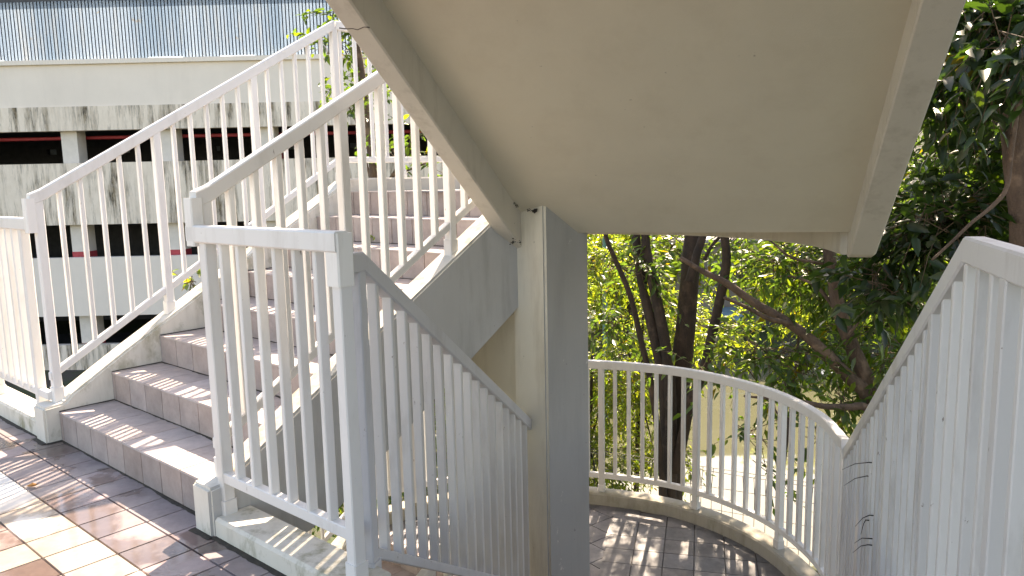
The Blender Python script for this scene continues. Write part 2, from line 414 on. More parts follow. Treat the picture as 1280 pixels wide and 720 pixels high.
# descending stair flight (mostly hidden behind its railing)
def straight2(z_top, label):
    root = thing('stair_flight', W2(.9, .1, z_top), label, 'stairs', 'stair flights along the pillar'); g = .008
    for k in range(8):
        zt = z_top-RI*(k+1); d0 = .10+.285*k; d1 = d0+.285
        if k == 7: continue
        bm = bmesh.new(); prism(bm, [W2(-.02, d0), W2(1.74, d0), W2(1.74, d1-g), W2(-.02, d1-g)], zt-.30, zt-g)
        st = bobj('step', bm, M['grout_light'], root); q = []
        for i in range(9):
            a = -.02+.1955*i; b = a+.1955
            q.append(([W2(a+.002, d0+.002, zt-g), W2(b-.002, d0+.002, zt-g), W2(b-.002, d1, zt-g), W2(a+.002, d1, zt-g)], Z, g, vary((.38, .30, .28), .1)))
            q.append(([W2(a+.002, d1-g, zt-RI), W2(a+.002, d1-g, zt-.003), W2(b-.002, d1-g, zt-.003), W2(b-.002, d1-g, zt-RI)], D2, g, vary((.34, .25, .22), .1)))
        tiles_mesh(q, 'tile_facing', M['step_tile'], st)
    bm = bmesh.new(); sweep(bm, [W2(1.80, -.0, z_top+.07), W2(1.80, 2.40, z_top-1.31)], .06, -.45, 0); bobj('stringer', bm, M['beam'], root)
    bm = bmesh.new(); sweep(bm, [W2(-.06, .15, z_top-.20), W2(-.06, 2.05, z_top-1.36)], .05, -.25, 0); bobj('stringer', bm, M['beam'], root)
straight2(0, 'tiled stair flight going down from the walkway between the right railing and the pillar')

# ------------------------------------------------------------------ landings
EDGE = [W(-.082, 2.12), Vector((-.75, 6.19, 0)), Vector((0, 6.39, 0)), Vector((.634, 6.32, 0)), Vector((1.345, 5.99, 0)), Vector((1.805, 5.42, 0)), Vector((1.965, 4.80, 0)), W2(1.79, 2.47)]
EP = arc_xy(EDGE, 8)
def landing(zt, label, rail_label, beam=True):
    up = Vector((0, 0, zt))
    root = thing('stair_landing', Vector((.4, 5.2, zt)), label, 'landing', 'curved stair landings')
    inner = [W2(1.79, 2.36), Vector((.14, 4.62, 0)), W(SW, 2.12)]
    poly = EP+inner[0:1]+[W2(.25, 2.36)]+[W(SW+.05, 2.12)]
    bm = bmesh.new(); lo = [bm.verts.new(p+Z*(zt-.26)) for p in poly]; hi = [bm.verts.new(p+Z*(zt-.008)) for p in poly]
    n = len(poly)
    for j in range(n): bm.faces.new((lo[j], lo[(j+1) % n], hi[(j+1) % n], hi[j]))
    f1 = bm.faces.new(lo[::-1]); f2 = bm.faces.new(hi); bmesh.ops.triangulate(bm, faces=[f1, f2])
    sl_ = bobj('slab', bm, [M['soffit'], M['grout']], root)
    for p in sl_.data.polygons:
        if p.normal.z > .9: p.material_index = 1
    # radiating and square tiles, clipped to the landing outline
    q = []
    from mathutils.geometry import intersect_point_line
    pl2 = [(p.x, p.y) for p in poly]
    def inside(x, y):
        c = False; j = len(pl2)-1
        for i in range(len(pl2)):
            xi, yi = pl2[i]; xj, yj = pl2[j]
            if (yi > y) != (yj > y) and x < (xj-xi)*(y-yi)/(yj-yi)+xi: c = not c
            j = i
        return c
    Dt, St = frame(14); o2 = Vector((.45, 4.6, 0))
    for i in range(-16, 16):
        for j in range(-14, 14):
            a = .3; c4 = []
            ang = 0
            cs = [o2+St*(.22*i+dx)+Dt*(.22*j+dy) for dx, dy in ((.0015, .0015), (.2185, .0015), (.2185, .2185), (.0015, .2185))]
            cen = (cs[0]+cs[2])/2
            # left of the radial joint the grid turns
            if (cen-o2).dot(St) < (-.05+.0*j): continue
            if all(inside(c.x, c.y) for c in cs): q.append(([Vector((c.x, c.y, zt-.008)) for c in cs], Z, .008, vary((.16, .155, .16), .12)))
            elif inside(cen.x, cen.y): q.append(([Vector((c.x*.97+cen.x*.03, c.y*.97+cen.y*.03, zt-.0085)) for c in cs], Z, .008, vary((.16, .155, .16), .12)))
    Dt2, St2 = frame(52)
    for i in range(-16, 16):
        for j in range(-14, 14):
            cs = [o2+St2*(.22*i+dx)+Dt2*(.22*j+dy) for dx, dy in ((.0015, .0015), (.2185, .0015), (.2185, .2185), (.0015, .2185))]
            cen = (cs[0]+cs[2])/2
            if (cen-o2).dot(St) > .14: continue
            if inside(cen.x, cen.y): q.append(([Vector((c.x, c.y, zt-.010)) for c in cs], Z, .008, vary((.155, .15, .16), .12)))
    tiles_mesh(q, 'floor_tiling', M['landing_tile'], root)
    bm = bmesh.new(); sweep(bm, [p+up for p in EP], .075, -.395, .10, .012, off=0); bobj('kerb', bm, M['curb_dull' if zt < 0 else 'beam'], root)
    # railing
    TP = [p+up for p in EP]
    L = sum((b-a).length for a, b in zip(EP, EP[1:]))
    n_gap = round(L/.12)
    return railing(EDGE[4]+up, rail_label, [p+Z*1.252 for p in TP], [p+Z*.262 for p in TP], [p+Z*.10 for p in TP], n_gap, 7, first=4, t0=.03, t1=.03, slat=(.013, .013) if zt > 0 else (.014, .018))
landing(1.36, 'upper curved stair landing with a plastered edge, at the head of the tiled stairs', 'curved white railing round the upper landing behind the top of the tiled stairs')
landing(-1.36, 'lower curved stair landing paved in grey tiles, dappled with sun beside the grey pillar', 'curved white railing round the lower landing in front of the water')

# ------------------------------------------------------------------ pillar and core wall
bm = bmesh.new()
prism(bm, [W(1.80, 1.88), W(2.05, 1.88), W(2.05, 2.31), W(1.80, 2.31)], -4.2, 1.52)
bmesh.ops.bevel(bm, geom=[e for e in bm.edges], offset=.014, segments=3, affect='EDGES')
pil = bobj('pillar', bm, [M['pillar'], M['pillar_shaded_grey']])
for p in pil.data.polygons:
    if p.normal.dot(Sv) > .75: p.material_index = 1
tag(set_origin(pil), 'tall plastered concrete pillar in the middle, cream on the left face and shade-darkened grey on the right', 'pillar')
bm = bmesh.new(); prism(bm, [W(1.22, 1.92), W(1.797, 1.92), W(1.797, 2.08), W(1.22, 2.08)], -4.2, [.62, .62, .70, .70])
tag(set_origin(bobj('wall', bm, M['cream'])), 'cream wall strip under the tiled stair flight, joined to the left of the pillar', 'wall')

# ------------------------------------------------------------------ upper flight with the big soffit
root = thing('stair_flight', WL(.8, 1, 1.4), 'concrete stair flight overhead with a smooth beige underside between two edge beams', 'stairs', 'stair flights along the pillar')
def Lp(z): return WL(-.15, (2.463-z)/.602)
def Rp(z): return W2(1.75, (2.439-z)/.574)
bm = bmesh.new(); zs = [2.52, 2.3, 2.1, 1.9, 1.7, 1.5, 1.3, 1.10]
for za, zb in zip(zs, zs[1:]):
    hexa(bm, [Lp(za)+Z*za, Rp(za)+Z*za, Rp(za)+Z*(za+.12), Lp(za)+Z*(za+.12)], [Lp(zb)+Z*zb, Rp(zb)+Z*zb, Rp(zb)+Z*(zb+.12), Lp(zb)+Z*(zb+.12)])
bmesh.ops.remove_doubles(bm, verts=bm.verts, dist=.0005)
seen = {}
for f in list(bm.faces):
    key = tuple(sorted(v.index for v in f.verts)); 
bm.verts.index_update(); dd = {}
for f in bm.faces: dd.setdefault(tuple(sorted(v.index for v in f.verts)), []).append(f)
bmesh.ops.delete(bm, geom=[f for k, v in dd.items() if len(v) > 1 for f in v], context='FACES')
sof = bobj('soffit', bm, M['soffit'], root, True)
sof.data.polygons.foreach_set('use_smooth', [False]*len(sof.data.polygons))
for k in range(8):
    za = 1.10+.175*k; zb = za+.175; zt = 1.36+RI*(k+1)
    bm = bmesh.new(); a, b, c_, d_ = Lp(za), Rp(za), Rp(zb), Lp(zb)
    prism(bm, [a, b, c_, d_], [za+.06, za+.06, zb+.06, zb+.06], zt); bobj('step', bm, M['grout_light'], root)
bm = bmesh.new(); sweep(bm, [WL(-.20, -.25, 2.44), WL(-.20, 1.0, 1.673), WL(-.20, 2.12, .985)], .05, 0, .62, .007); bobj('beam', bm, M['beam'], root)
bm = bmesh.new(); sweep(bm, [W2(1.815, -.25, 2.455), W2(1.815, 1.0, 1.732), W2(1.815, 2.30, .981), W2(1.815, 2.42, .955)], .065, 0, .62, .007); bobj('beam', bm, M['beam'], root)
cn = Z+DL*.614; cp = WL(-.2, 0, 2.285); V_ = []
for x_, y_ in ((424, 35.5), (430, 36.5), (441, 36), (447, 37.5), (455, 34), (462, 35)):
    d = FW+CR*((x_-640)/F_PX)+CU*((360-y_)/F_PX); o0 = Vector((0, 0, EYE)); V_.append(o0+d*((cp-o0).dot(cn)/d.dot(cn)))
bm = bmesh.new(); sweep(bm, V_, .0005, -.0006, .004, .0001); bobj('crack', bm, M['grout'], root)
# bend strip closing the end of the soffit on the landing side
railing(WL(-.2, 1, 2.5), 'railing on the left edge of the overhead stair flight', [WL(-.2, -.2, 3.97), WL(-.2, 2.1, 2.56)], [WL(-.2, -.2, 3.0), WL(-.2, 2.1, 1.6)], [WL(-.2, -.2, 2.95), WL(-.2, 2.1, 1.55)], 18, 6)
railing(W2(1.81, 1, 2.5), 'railing on the right edge of the overhead stair flight', [W2(1.81, -.2, 3.97), W2(1.81, 2.3, 2.56)], [W2(1.81, -.2, 3.0), W2(1.81, 2.3, 1.6)], [W2(1.81, -.2, 2.95), W2(1.81, 2.3, 1.55)], 18, 6)
bm = bmesh.new(); prism(bm, [WL(-.26, -.06), W2(1.88, -.12), W2(1.88, -1.5), WL(-.26, -1.4)], 2.50, 2.72)
tag(set_origin(bobj('upper_walkway', bm, M['soffit'])), kind='structure')

# ------------------------------------------------------------------ foliage
SD = Vector((math.sin(R(16))*math.cos(R(43.3)), math.cos(R(16))*math.cos(R(43.3)), math.sin(R(43.3))))
def m_leaf(name, base, trans, tf=.45, rough=.34):
    m, nt, b = mat(name)
    a = nt.nodes.new('ShaderNodeVertexColor'); a.layer_name = 'tint'
    c = mix(nt, 1.0, base, a.outputs[0], 'MULTIPLY')
    link(nt, c, b.inputs['Base Color']); b.inputs['Roughness'].default_value = rough
    b.inputs['Specular IOR Level'].default_value = .55
    t = nt.nodes.new('ShaderNodeBsdfTranslucent'); ct = mix(nt, 1.0, trans, a.outputs[0], 'MULTIPLY'); link(nt, ct, t.inputs[0])
    mx = nt.nodes.new('ShaderNodeMixShader'); mx.inputs[0].default_value = tf
    link(nt, b.outputs[0], mx.inputs[1]); link(nt, t.outputs[0], mx.inputs[2])
    link(nt, mx.outputs[0], nt.nodes['Material Output'].inputs[0]); return m
M['leaf_dark'] = m_leaf('dark_leaf', (.022, .042, .013), (.055, .12, .010), .38)
M['leaf_mid'] = m_leaf('green_leaf', (.04, .075, .02), (.17, .30, .028), .48)
M['leaf_bright'] = m_leaf('yellow_green_leaf', (.06, .10, .02), (.33, .47, .045), .55)
def m_bark(name, c0, c1):
    m, nt, b = mat(name)
    n = noise(nt, 9, 8, .7, (1, 1, .35)); n2 = noise(nt, 60, 4, .6, (1, 1, .6))
    c = mix(nt, ramp(nt, n, [(.35, g3(0)), (.65, g3(1))]), c0, c1)
    c = mix(nt, ramp(nt, noise(nt, 5, 4, .6, off=(2, 8, 1)), [(.58, g3(0)), (.66, g3(.5))]), c, tuple(min(1, v*1.9) for v in c0))
    link(nt, c, b.inputs['Base Color']); b.inputs['Roughness'].default_value = .9
    bump(nt, b, n2, .7, .02); return m
M['bark'] = m_bark('bark', (.07, .045, .032), (.03, .02, .015))
M['bark_pale'] = m_bark('pale_bark', (.17, .11, .075), (.08, .05, .035))
M['twig'] = m_flat('twig_bark', (.12, .08, .05), .9)

def curve_pts(pts, n=6):
    P = [np.array(p, float) for p in pts]; P = [2*P[0]-P[1]]+P+[2*P[-1]-P[-2]]; out = []
    for i in range(1, len(P)-2):
        for j in range(n):
            t = j/n; a, b, c, d = P[i-1:i+3]
            out.append(.5*((2*b)+(c-a)*t+(2*a-5*b+4*c-d)*t*t+(3*b-a-3*c+d)*t**3))
    out.append(P[-2]); return out
def tube(V, Fc, pts, r0, r1, sides=8, wob=.06):
    """append a tapered tube to lists"""
    pts = [np.array(p, float) for p in pts]; n = len(pts); b0 = len(V); u = None
    for i, p in enumerate(pts):
        t = (pts[min(i+1, n-1)]-pts[max(i-1, 0)]); t = t/(np.linalg.norm(t)+1e-9)
        if u is None:
            u = np.cross(t, [0.3, .9, .1]); u /= np.linalg.norm(u)
        u = u-t*np.dot(u, t); u /= np.linalg.norm(u); v = np.cross(t, u); r = r0+(r1-r0)*i/(n-1)
        for k in range(sides):
            a = 2*math.pi*k/sides; rr = r*(1+random.uniform(-wob, wob)); V.append(p+u*math.cos(a)*rr+v*math.sin(a)*rr)
    for i in range(n-1):
        for k in range(sides):
            a = b0+i*sides+k; b = b0+i*sides+(k+1) % sides; Fc.append((a, b, b+sides, a+sides))
    Fc.append(tuple(b0+(n-1)*sides+k for k in range(sides)))
def mesh_from(name, V, Fc, mt, parent, smooth=True):
    me = bpy.data.meshes.new(name); me.from_pydata([tuple(v) for v in V], [], Fc); me.update()
    return link_mesh(name, me, mt, parent, smooth)
def leaves_mesh(name, base, dirs, nrm, size, wid, tint, mt, parent):
    n = len(base); d = dirs/np.linalg.norm(dirs, axis=1)[:, None]
    s = np.cross(d, nrm); s /= np.linalg.norm(s, axis=1)[:, None]+1e-9; up = np.cross(s, d)
    L = size[:, None]; Wd = (size*wid)[:, None]; fold = rng.uniform(.15, .5, n)[:, None]; droop = rng.uniform(.05, .30, n)[:, None]
    P = np.empty((n, 7, 3))
    P[:, 0] = base
    P[:, 1] = base+d*L*.30+s*Wd*.42+up*Wd*fold*.5
    P[:, 2] = base+d*L*.66+s*Wd*.34+up*(Wd*fold*.4-L*droop*.35)
    P[:, 3] = base+d*L-up*L*droop
    P[:, 4] = base+d*L*.66-s*Wd*.34+up*(Wd*fold*.4-L*droop*.35)
    P[:, 5] = base+d*L*.30-s*Wd*.42+up*Wd*fold*.5
    P[:, 6] = base+d*L*.5-up*L*droop*.2
    me = bpy.data.meshes.new(name)
    me.vertices.add(n*7); me.vertices.foreach_set('co', P.reshape(-1))
    tri = np.array([[0, 6, 1], [1, 6, 2], [2, 6, 3], [3, 6, 4], [4, 6, 5], [5, 6, 0]])
    idx = (np.arange(n)[:, None, None]*7+tri[None]).reshape(-1)
    me.loops.add(len(idx)); me.loops.foreach_set('vertex_index', idx.astype(np.int32))
    nf = n*6; me.polygons.add(nf); me.polygons.foreach_set('loop_start', np.arange(nf, dtype=np.int32)*3)
    me.update(calc_edges=True); me.validate()
    ca = me.color_attributes.new('tint', 'FLOAT_COLOR', 'POINT')
    col = np.ones((n, 7, 4)); col[:, :, :3] = tint[:, None, :]; ca.data.foreach_set('color', col.reshape(-1))
    return link_mesh(name, me, mt, parent)

def lit_area_blocked(p):     # open air above the stairs: nothing grows between them and the sun
    k = (p[:, 2]-.6)/SD.z; qx = p[:, 0]-SD.x*k; qy = p[:, 1]-SD.y*k
    m_ = (p[:, 2] > .9) & (qx < .30) & (qy < 6.3) & (qx > -9)
    return m_
def inside_building(p):      # keep clear of the stair tower
    x, y, z = p[:, 0], p[:, 1], p[:, 2]
    return (y < 6.75) & (x > -3.6) & (x < 2.35)
def crown(root, blobs, mt, leaf=(.08, .13), wid=.42, per=11, twig_len=.55, twigs_vis=True, twig_r=.005, shade_var=.35, yellow=.25, droop=.5, name='crown'):
    Bs, Ds, Ns, V, Fc = [], [], [], [], []
    for (c, rad, nt_) in blobs:
        c = np.array(c, float); rad = np.array(rad, float)
        u = rng.normal(size=(nt_, 3)); u /= np.linalg.norm(u, axis=1)[:, None]
        rr = rng.uniform(.15, 1, nt_)**.5; start = c+u*rad*rr[:, None]
        # clumps: pull the twigs together around random centres
        nc = max(3, nt_//9); cc = start[rng.integers(0, nt_, nc)]; wch = rng.integers(0, nc, nt_)
        start = start*.45+cc[wch]*.55+rng.normal(size=(nt_, 3))*.06*rad.mean()
        dr = u*.8+rng.normal(size=(nt_, 3))*.5; dr[:, 2] -= .15; dr /= np.linalg.norm(dr, axis=1)[:, None]
        for i in range(nt_):
            L = twig_len*random.uniform(.6, 1.3); k = np.arange(1, per+1)/per
            pts = start[i]+dr[i]*L*k[:, None]; pts[:, 2] -= droop*L*k**2*.6
            ok_ = ~(lit_area_blocked(np.array([start[i], pts[-1]])) | inside_building(np.array([start[i], pts[-1]])))
            if twigs_vis and ok_.all(): tube(V, Fc, [start[i]-dr[i]*L*.3, pts[per//2], pts[-1]], twig_r, twig_r*.4, 3, 0)
            az = rng.uniform(0, 6.28, per); ld = np.stack([np.cos(az), np.sin(az), rng.uniform(-.9, .25, per)], 1)+dr[i]*.8
            Bs.append(pts+rng.normal(size=pts.shape)*.012); Ds.append(ld)
            nn = rng.normal(size=(per, 3))*.55; nn[:, 2] += 1; Ns.append(nn)
    B = np.concatenate(Bs); D = np.concatenate(Ds); N = np.concatenate(Ns)
    keep = ~lit_area_blocked(B) & ~inside_building(B); B, D, N = B[keep], D[keep], N[keep]; n = len(B)
    size = rng.uniform(leaf[0], leaf[1], n)
    t = np.ones((n, 3))*rng.uniform(1-shade_var, 1+shade_var, n)[:, None]
    yl = rng.uniform(0, 1, n) < yellow; t[yl] *= np.array([1.7, 1.35, .8]); old = rng.uniform(0, 1, n) < .012; t[old] = np.array([3.0, 1.2, .6])
    if twigs_vis and V: mesh_from('twig', V, Fc, M['twig'], root)
    return leaves_mesh(name, B, D, N, size, wid, t, M[mt], root)
def px(l, Y):                # list of photo pixels, at Y metres ahead (Y may vary along the list)
    n = len(l); Y = Y if isinstance(Y, (list, tuple)) else [Y, Y]
    return [at(a, b, Y[0]+(Y[1]-Y[0])*i/(n-1)) for i, (a, b) in enumerate(l)]
def trunks(root, stems, mt='bark'):
    for i, (l, Y, r0, r1) in enumerate(stems):
        V, Fc = [], []; tube(V, Fc, curve_pts(px(l, Y), 5), r0, r1, 10 if r0 > .03 else 6, .05)
        mesh_from('trunk' if i == 0 else 'branch', V, Fc, M[mt], root)
GZ = -4.08
def blob(x, y, Y, rx, ry, rz, n): return (tuple(at(x, y, Y)), (rx, ry, rz), n)

# the several-stemmed tree behind the lower landing
t1 = thing('tree', at(838, 848, 8.4), 'dark brown tree with several stems forking low behind the lower curved railing', 'tree')
trunks(t1, [([(836, 850), (838, 640), (843, 540), (850, 470), (858, 400), (863, 330), (866, 290), (868, 200), (872, 60), (870, -60), (860, -180)], (8.4, 9.2), .150, .06),
            ([(862, 352), (871, 318), (880, 290), (893, 230), (905, 150), (930, 40)], (8.5, 8.7), .05, .03),
            ([(834, 600), (829, 480), (814, 405), (802, 350), (795, 296), (788, 200), (770, 60), (755, -80)], (8.4, 9.3), .068, .04),
            ([(838, 640), (838, 500), (833, 440), (822, 380), (812, 335), (807, 296), (806, 180), (812, 40)], (8.35, 9.0), .075, .045),
            ([(832, 640), (822, 540), (812, 470), (800, 420), (788, 370), (768, 322), (757, 294), (742, 220), (715, 120)], (8.3, 8.0), .04, .02),
            ([(845, 590), (862, 508), (880, 462), (893, 405), (905, 350), (908, 320), (905, 288), (898, 200), (915, 60)], (8.35, 8.1), .062, .04),
            ([(880, 325), (893, 303), (915, 285), (950, 262)], (8.4, 8.2), .022, .012)])
crown(t1, [((1.75, 9.3, 2.4), (1.0, .8, .5), 62), ((1.3, 8.4, 1.9), (.5, .5, .3), 12), ((1.8, 9.3, 4.4), (1.4, 1.5, 1.2), 230), ((3.2, 9.2, 3.8), (1.5, 1.6, 1.3), 330), ((4.4, 10.6, 5.0), (1.8, 1.8, 1.4), 300), ((1.9, 8.3, 3.0), (.9, .8, .8), 120), ((2.6, 7.8, 2.5), (.9, .8, .5), 60),
           blob(925, 305, 9.6, .5, .5, .25, 34), blob(850, 312, 9.8, .6, .5, .3, 40), blob(790, 330, 8.8, .35, .5, .4, 34), blob(768, 400, 8.9, .25, .3, .35, 20)],
      'leaf_mid', (.07, .15), .45, 11)

# the tree leaning in from the right
t2 = thing('tree', at(1130, 980, 7.2), 'brown tree leaning in over the water, its forked limbs above the right slatted railing', 'tree')
trunks(t2, [([(1150, 980), (1120, 640), (1092, 500), (1068, 440), (1051, 395), (1041, 345), (1035, 300), (1032, 220), (1045, 80), (1060, -60)], (7.0, 7.6), .085, .04),
            ([(1112, 590), (1086, 500), (1060, 470), (1022, 432), (985, 403), (945, 380), (908, 354), (880, 340), (850, 322)], (7.0, 7.6), .075, .022),
            ([(985, 404), (960, 398), (935, 385), (905, 372)], (7.25, 7.2), .03, .014),
            ([(1110, 560), (1085, 512), (1060, 509), (1032, 508), (1005, 503), (980, 500), (930, 495)], (6.9, 6.7), .045, .010),
            ([(1050, 395), (1025, 362), (1005, 350), (985, 345)], (7.3, 7.6), .022, .010),
            ([(1030, 330), (990, 322), (968, 305), (955, 296)], (7.4, 7.5), .016, .008),
            ([(1060, 420), (1085, 388), (1120, 362), (1165, 352)], (7.1, 6.8), .016, .006)], 'bark_pale')
crown(t2, [blob(985, 318, 8.1, .65, .6, .32, 64), blob(1040, 345, 8.2, .9, .7, .7, 100), blob(1130, 330, 7.6, .9, .8, .9, 115), blob(1000, 445, 7.6, .5, .5, .3, 34),
           blob(1070, 470, 7.8, .5, .6, .4, 50), blob(1150, 430, 7.0, .7, .7, .7, 90), blob(965, 430, 7.3, .35, .3, .28, 24), blob(1020, 540, 7.0, .10, .1, .22, 5), blob(940, 540, 7.2, .22, .2, .25, 7), blob(948, 585, 7.2, .12, .2, .12, 3),
           blob(900, 465, 7.6, .3, .3, .12, 9), blob(1045, 500, 7.1, .22, .3, .2, 8)],
      'leaf_mid', (.08, .16), .42, 10, yellow=.2)

# the tree at the right picture edge
t3 = thing('tree', at(1318, 1235, 5.2), 'thick pale trunk at the right picture edge, with broad dark leaves over the right railing', 'tree')
trunks(t3, [([(1318, 1235), (1305, 980), (1293, 500), (1284, 300), (1274, 200), (1265, 120), (1257, 40), (1248, -80)], (5.2, 5.6), .125, .085),
            ([(1272, 130), (1264, 190), (1258, 235), (1240, 258), (1215, 278), (1190, 302), (1165, 325)], (5.1, 5.0), .018, .008),
            ([(1262, 90), (1235, 40), (1205, 10), (1180, -30)], (5.4, 5.9), .03, .012)], 'bark_pale')
crown(t3, [blob(1235, 30, 5.6, .5, .5, .45, 90), blob(1262, 60, 5.0, .22, .3, .16, 22), blob(1200, 110, 6.2, .45, .5, .35, 50), blob(1190, 290, 5.9, .5, .4, .28, 60), blob(1130, 290, 6.3, .4, .35, .3, 36), blob(1255, 250, 5.9, .3, .3, .2, 24),
           blob(1120, 350, 6.0, .35, .3, .25, 18), blob(1290, 170, 5.9, .3, .3, .5, 30)],
      'leaf_dark', (.12, .20), .46, 9, twig_len=.45, yellow=.08)

def simple_tree(x, y, z0, h, blobs_, mt, label, name='tree', tr=.12, leaf=(.1, .17), cat='tree', per=11, group=None, lean=.3, bark='bark', **kw):
    r = thing(name, (x, y, z0), label, cat, group)
    V, Fc = [], []; p = [np.array((x, y, z0-.5)), np.array((x+lean*.3, y, z0+h*.35)), np.array((x+lean, y+.1, z0+h*.7)), np.array((x+lean*1.2, y, z0+h))]
    tube(V, Fc, curve_pts(p, 4), tr, tr*.35, 8)
    mesh_from('trunk', V, Fc, M[bark], r)
    for (c, rad, n) in blobs_[:7]:
        V, Fc = [], []; a = p[2]*.6+p[1]*.4; mid = (a+np.array(c))*.5+np.array((0, 0, .15)); tube(V, Fc, curve_pts([a, mid, np.array(c)], 3), tr*.4, tr*.12, 5)
        mesh_from('branch', V, Fc, M[bark], r)
    crown(r, blobs_, mt, leaf, per=per, **kw); return r

# dark dense trees on the right, farther back on the near bank
simple_tree(6.4, 11.5, GZ, 6.5, [((6.5, 11.6, .2), (1.2, 1.2, 1.0), 210), ((6.9, 11.2, 1.4), (1.8, 1.3, 1.5), 330), ((5.0, 12, 2.4), (1.6, 1.2, 1.4), 240), ((8.3, 11.8, -.6), (1.4, 1.2, 1.4), 260), ((7.6, 11.4, 3.7), (1.8, 1.2, 1.3), 240), ((6.4, 10.4, .3), (1.2, 1, 1), 140)],
            'leaf_mid', 'dense dark tree between the overhead stair beam and the thick trunk at right', leaf=(.12, .2), yellow=.1, tr=.2)
simple_tree(9.2, 13.0, GZ, 8, [((8.8, 12.6, 1.2), (1.8, 1.3, 1.8), 260), ((9.6, 12.4, 3.6), (1.9, 1.3, 1.6), 260), ((10.3, 12.6, -.6), (1.6, 1.2, 1.5), 170)], 'leaf_dark', 'tall dark tree farthest right, behind the thick trunk', leaf=(.13, .22), yellow=.1, tr=.2)
simple_tree(9.4, 26.4, GZ-.2, 3.4, [((9.2, 26.4, -1.6), (1.3, 1.0, .8), 150), ((10.4, 26.6, -.9), (1.2, 1, .8), 130), ((10.8, 26.5, -2.3), (1.3, 1.0, .8), 120)], 'leaf_bright', 'bright yellow green tree seen through the limbs of the leaning tree', leaf=(.18, .28), tr=.1, yellow=.5, twig_len=.8, per=9)

simple_tree(4.5, 12.6, GZ-1.9, 5.4, [((4.35, 12.4, -.25), (.75, .6, .5), 120), ((3.35, 12.6, -1.15), (.6, .5, .35), 70), ((5.2, 12.8, -.9), (.6, .5, .4), 60)], 'leaf_bright', 'light green sapling glowing in the sun behind the leaning limbs', leaf=(.09, .15), tr=.05, yellow=.45, per=11)
# bright bushes on the bank left of the many-stemmed tree
bank = [(1.0, 10.6, 'sunny yellow green bush pressed against the right side of the pillar', -2.6, 1.9, 'leaf_bright'), (1.9, 11.6, 'leafy bush between the pillar and the many stemmed tree', -2.0, 2.3, 'leaf_bright'), (.2, 12.4, 'tall bush rising behind the pillar on the bank', -1.2, 3.0, 'leaf_mid')]
for x, y, lab, zc, h, mt_ in bank:
    simple_tree(x, y, GZ-.1, h+1.2, [((x, y, zc), (.9, .9, .9), 190), ((x+.5, y+.2, zc+1.2), (.8, .8, .8), 170), ((x-.4, y+.1, zc+2.1), (.7, .7, .6), 120), ((x+.2, y-.5, zc-.7), (.8, .6, .5), 90)], mt_, lab, 'bush', .05, (.06, .11), 'bush', 12, 'bushes on the near bank', .1, yellow=.4, twig_len=.42)
for x, y, lab, zc in [(-1.3, 9.0, 'bush seen low through the slats, left of the pillar base', -2.4), (-.5, 9.8, 'bush seen through the slats right beside the pillar base', -2.2), (-2.4, 10.2, 'bush behind the lower stairs, farthest left of the bank bushes', -2.6)]:
    simple_tree(x, y, GZ, 2.6, [((x, y, zc), (.9, .8, 1.0), 160), ((x+.3, y+.2, zc+1.0), (.7, .7, .6), 100)], 'leaf_mid', lab, 'bush', .05, (.07, .12), 'bush', 11, 'bushes on the near bank', .1, yellow=.35, twig_len=.45)

# sparse tree behind the top of the tiled stairs
t5 = thing('tree', at(466, 430, 10.5), 'slender tree with sparse yellow green leaves behind the upper landing railing', 'tree')
trunks(t5, [([(462, 560), (463, 300), (468, 215), (458, 150), (452, 95), (444, 50), (430, 0), (420, -60)], (10.5, 10.5), .09, .03),
            ([(470, 250), (500, 205), (520, 160), (530, 100)], (10.5, 10.2), .035, .012), ([(466, 240), (455, 190), (440, 140), (415, 110)], (10.5, 10.8), .02, .008),
            ([(505, 215), (560, 190), (600, 150)], (10.3, 10.1), .015, .006), ([(480, 235), (540, 222), (585, 210)], (10.5, 10.2), .012, .005)], 'bark_pale')
crown(t5, [blob(430, 60, 10.4, .35, .3, .45, 20), blob(412, 118, 10.6, .25, .3, .18, 10), blob(450, 110, 10.5, .3, .3, .3, 10), blob(478, 130, 10.3, .3, .3, .45, 12), blob(500, 190, 10.2, .35, .3, .25, 12), blob(535, 165, 10.2, .3, .3, .3, 14),
           blob(560, 220, 10.2, .25, .2, .12, 7), blob(440, 20, 10.6, .3, .3, .2, 16)], 'leaf_mid', (.09, .16), .5, 8, twig_len=.4, yellow=.35)
t6 = thing('bush', at(235, 350, 6.95), 'small leafy shoot poking over the left stair stringer', 'bush')
V, Fc = [], []; tube(V, Fc, curve_pts(px([(233, 620), (232, 480), (236, 380), (240, 345)], 6.95), 4), .012, .005, 5); mesh_from('stem', V, Fc, M['twig'], t6)
crown(t6, [blob(228, 344, 6.95, .10, .1, .07, 4), blob(243, 352, 6.95, .08, .1, .08, 4)], 'leaf_bright', (.07, .11), .55, 5, twig_len=.14, yellow=.3)

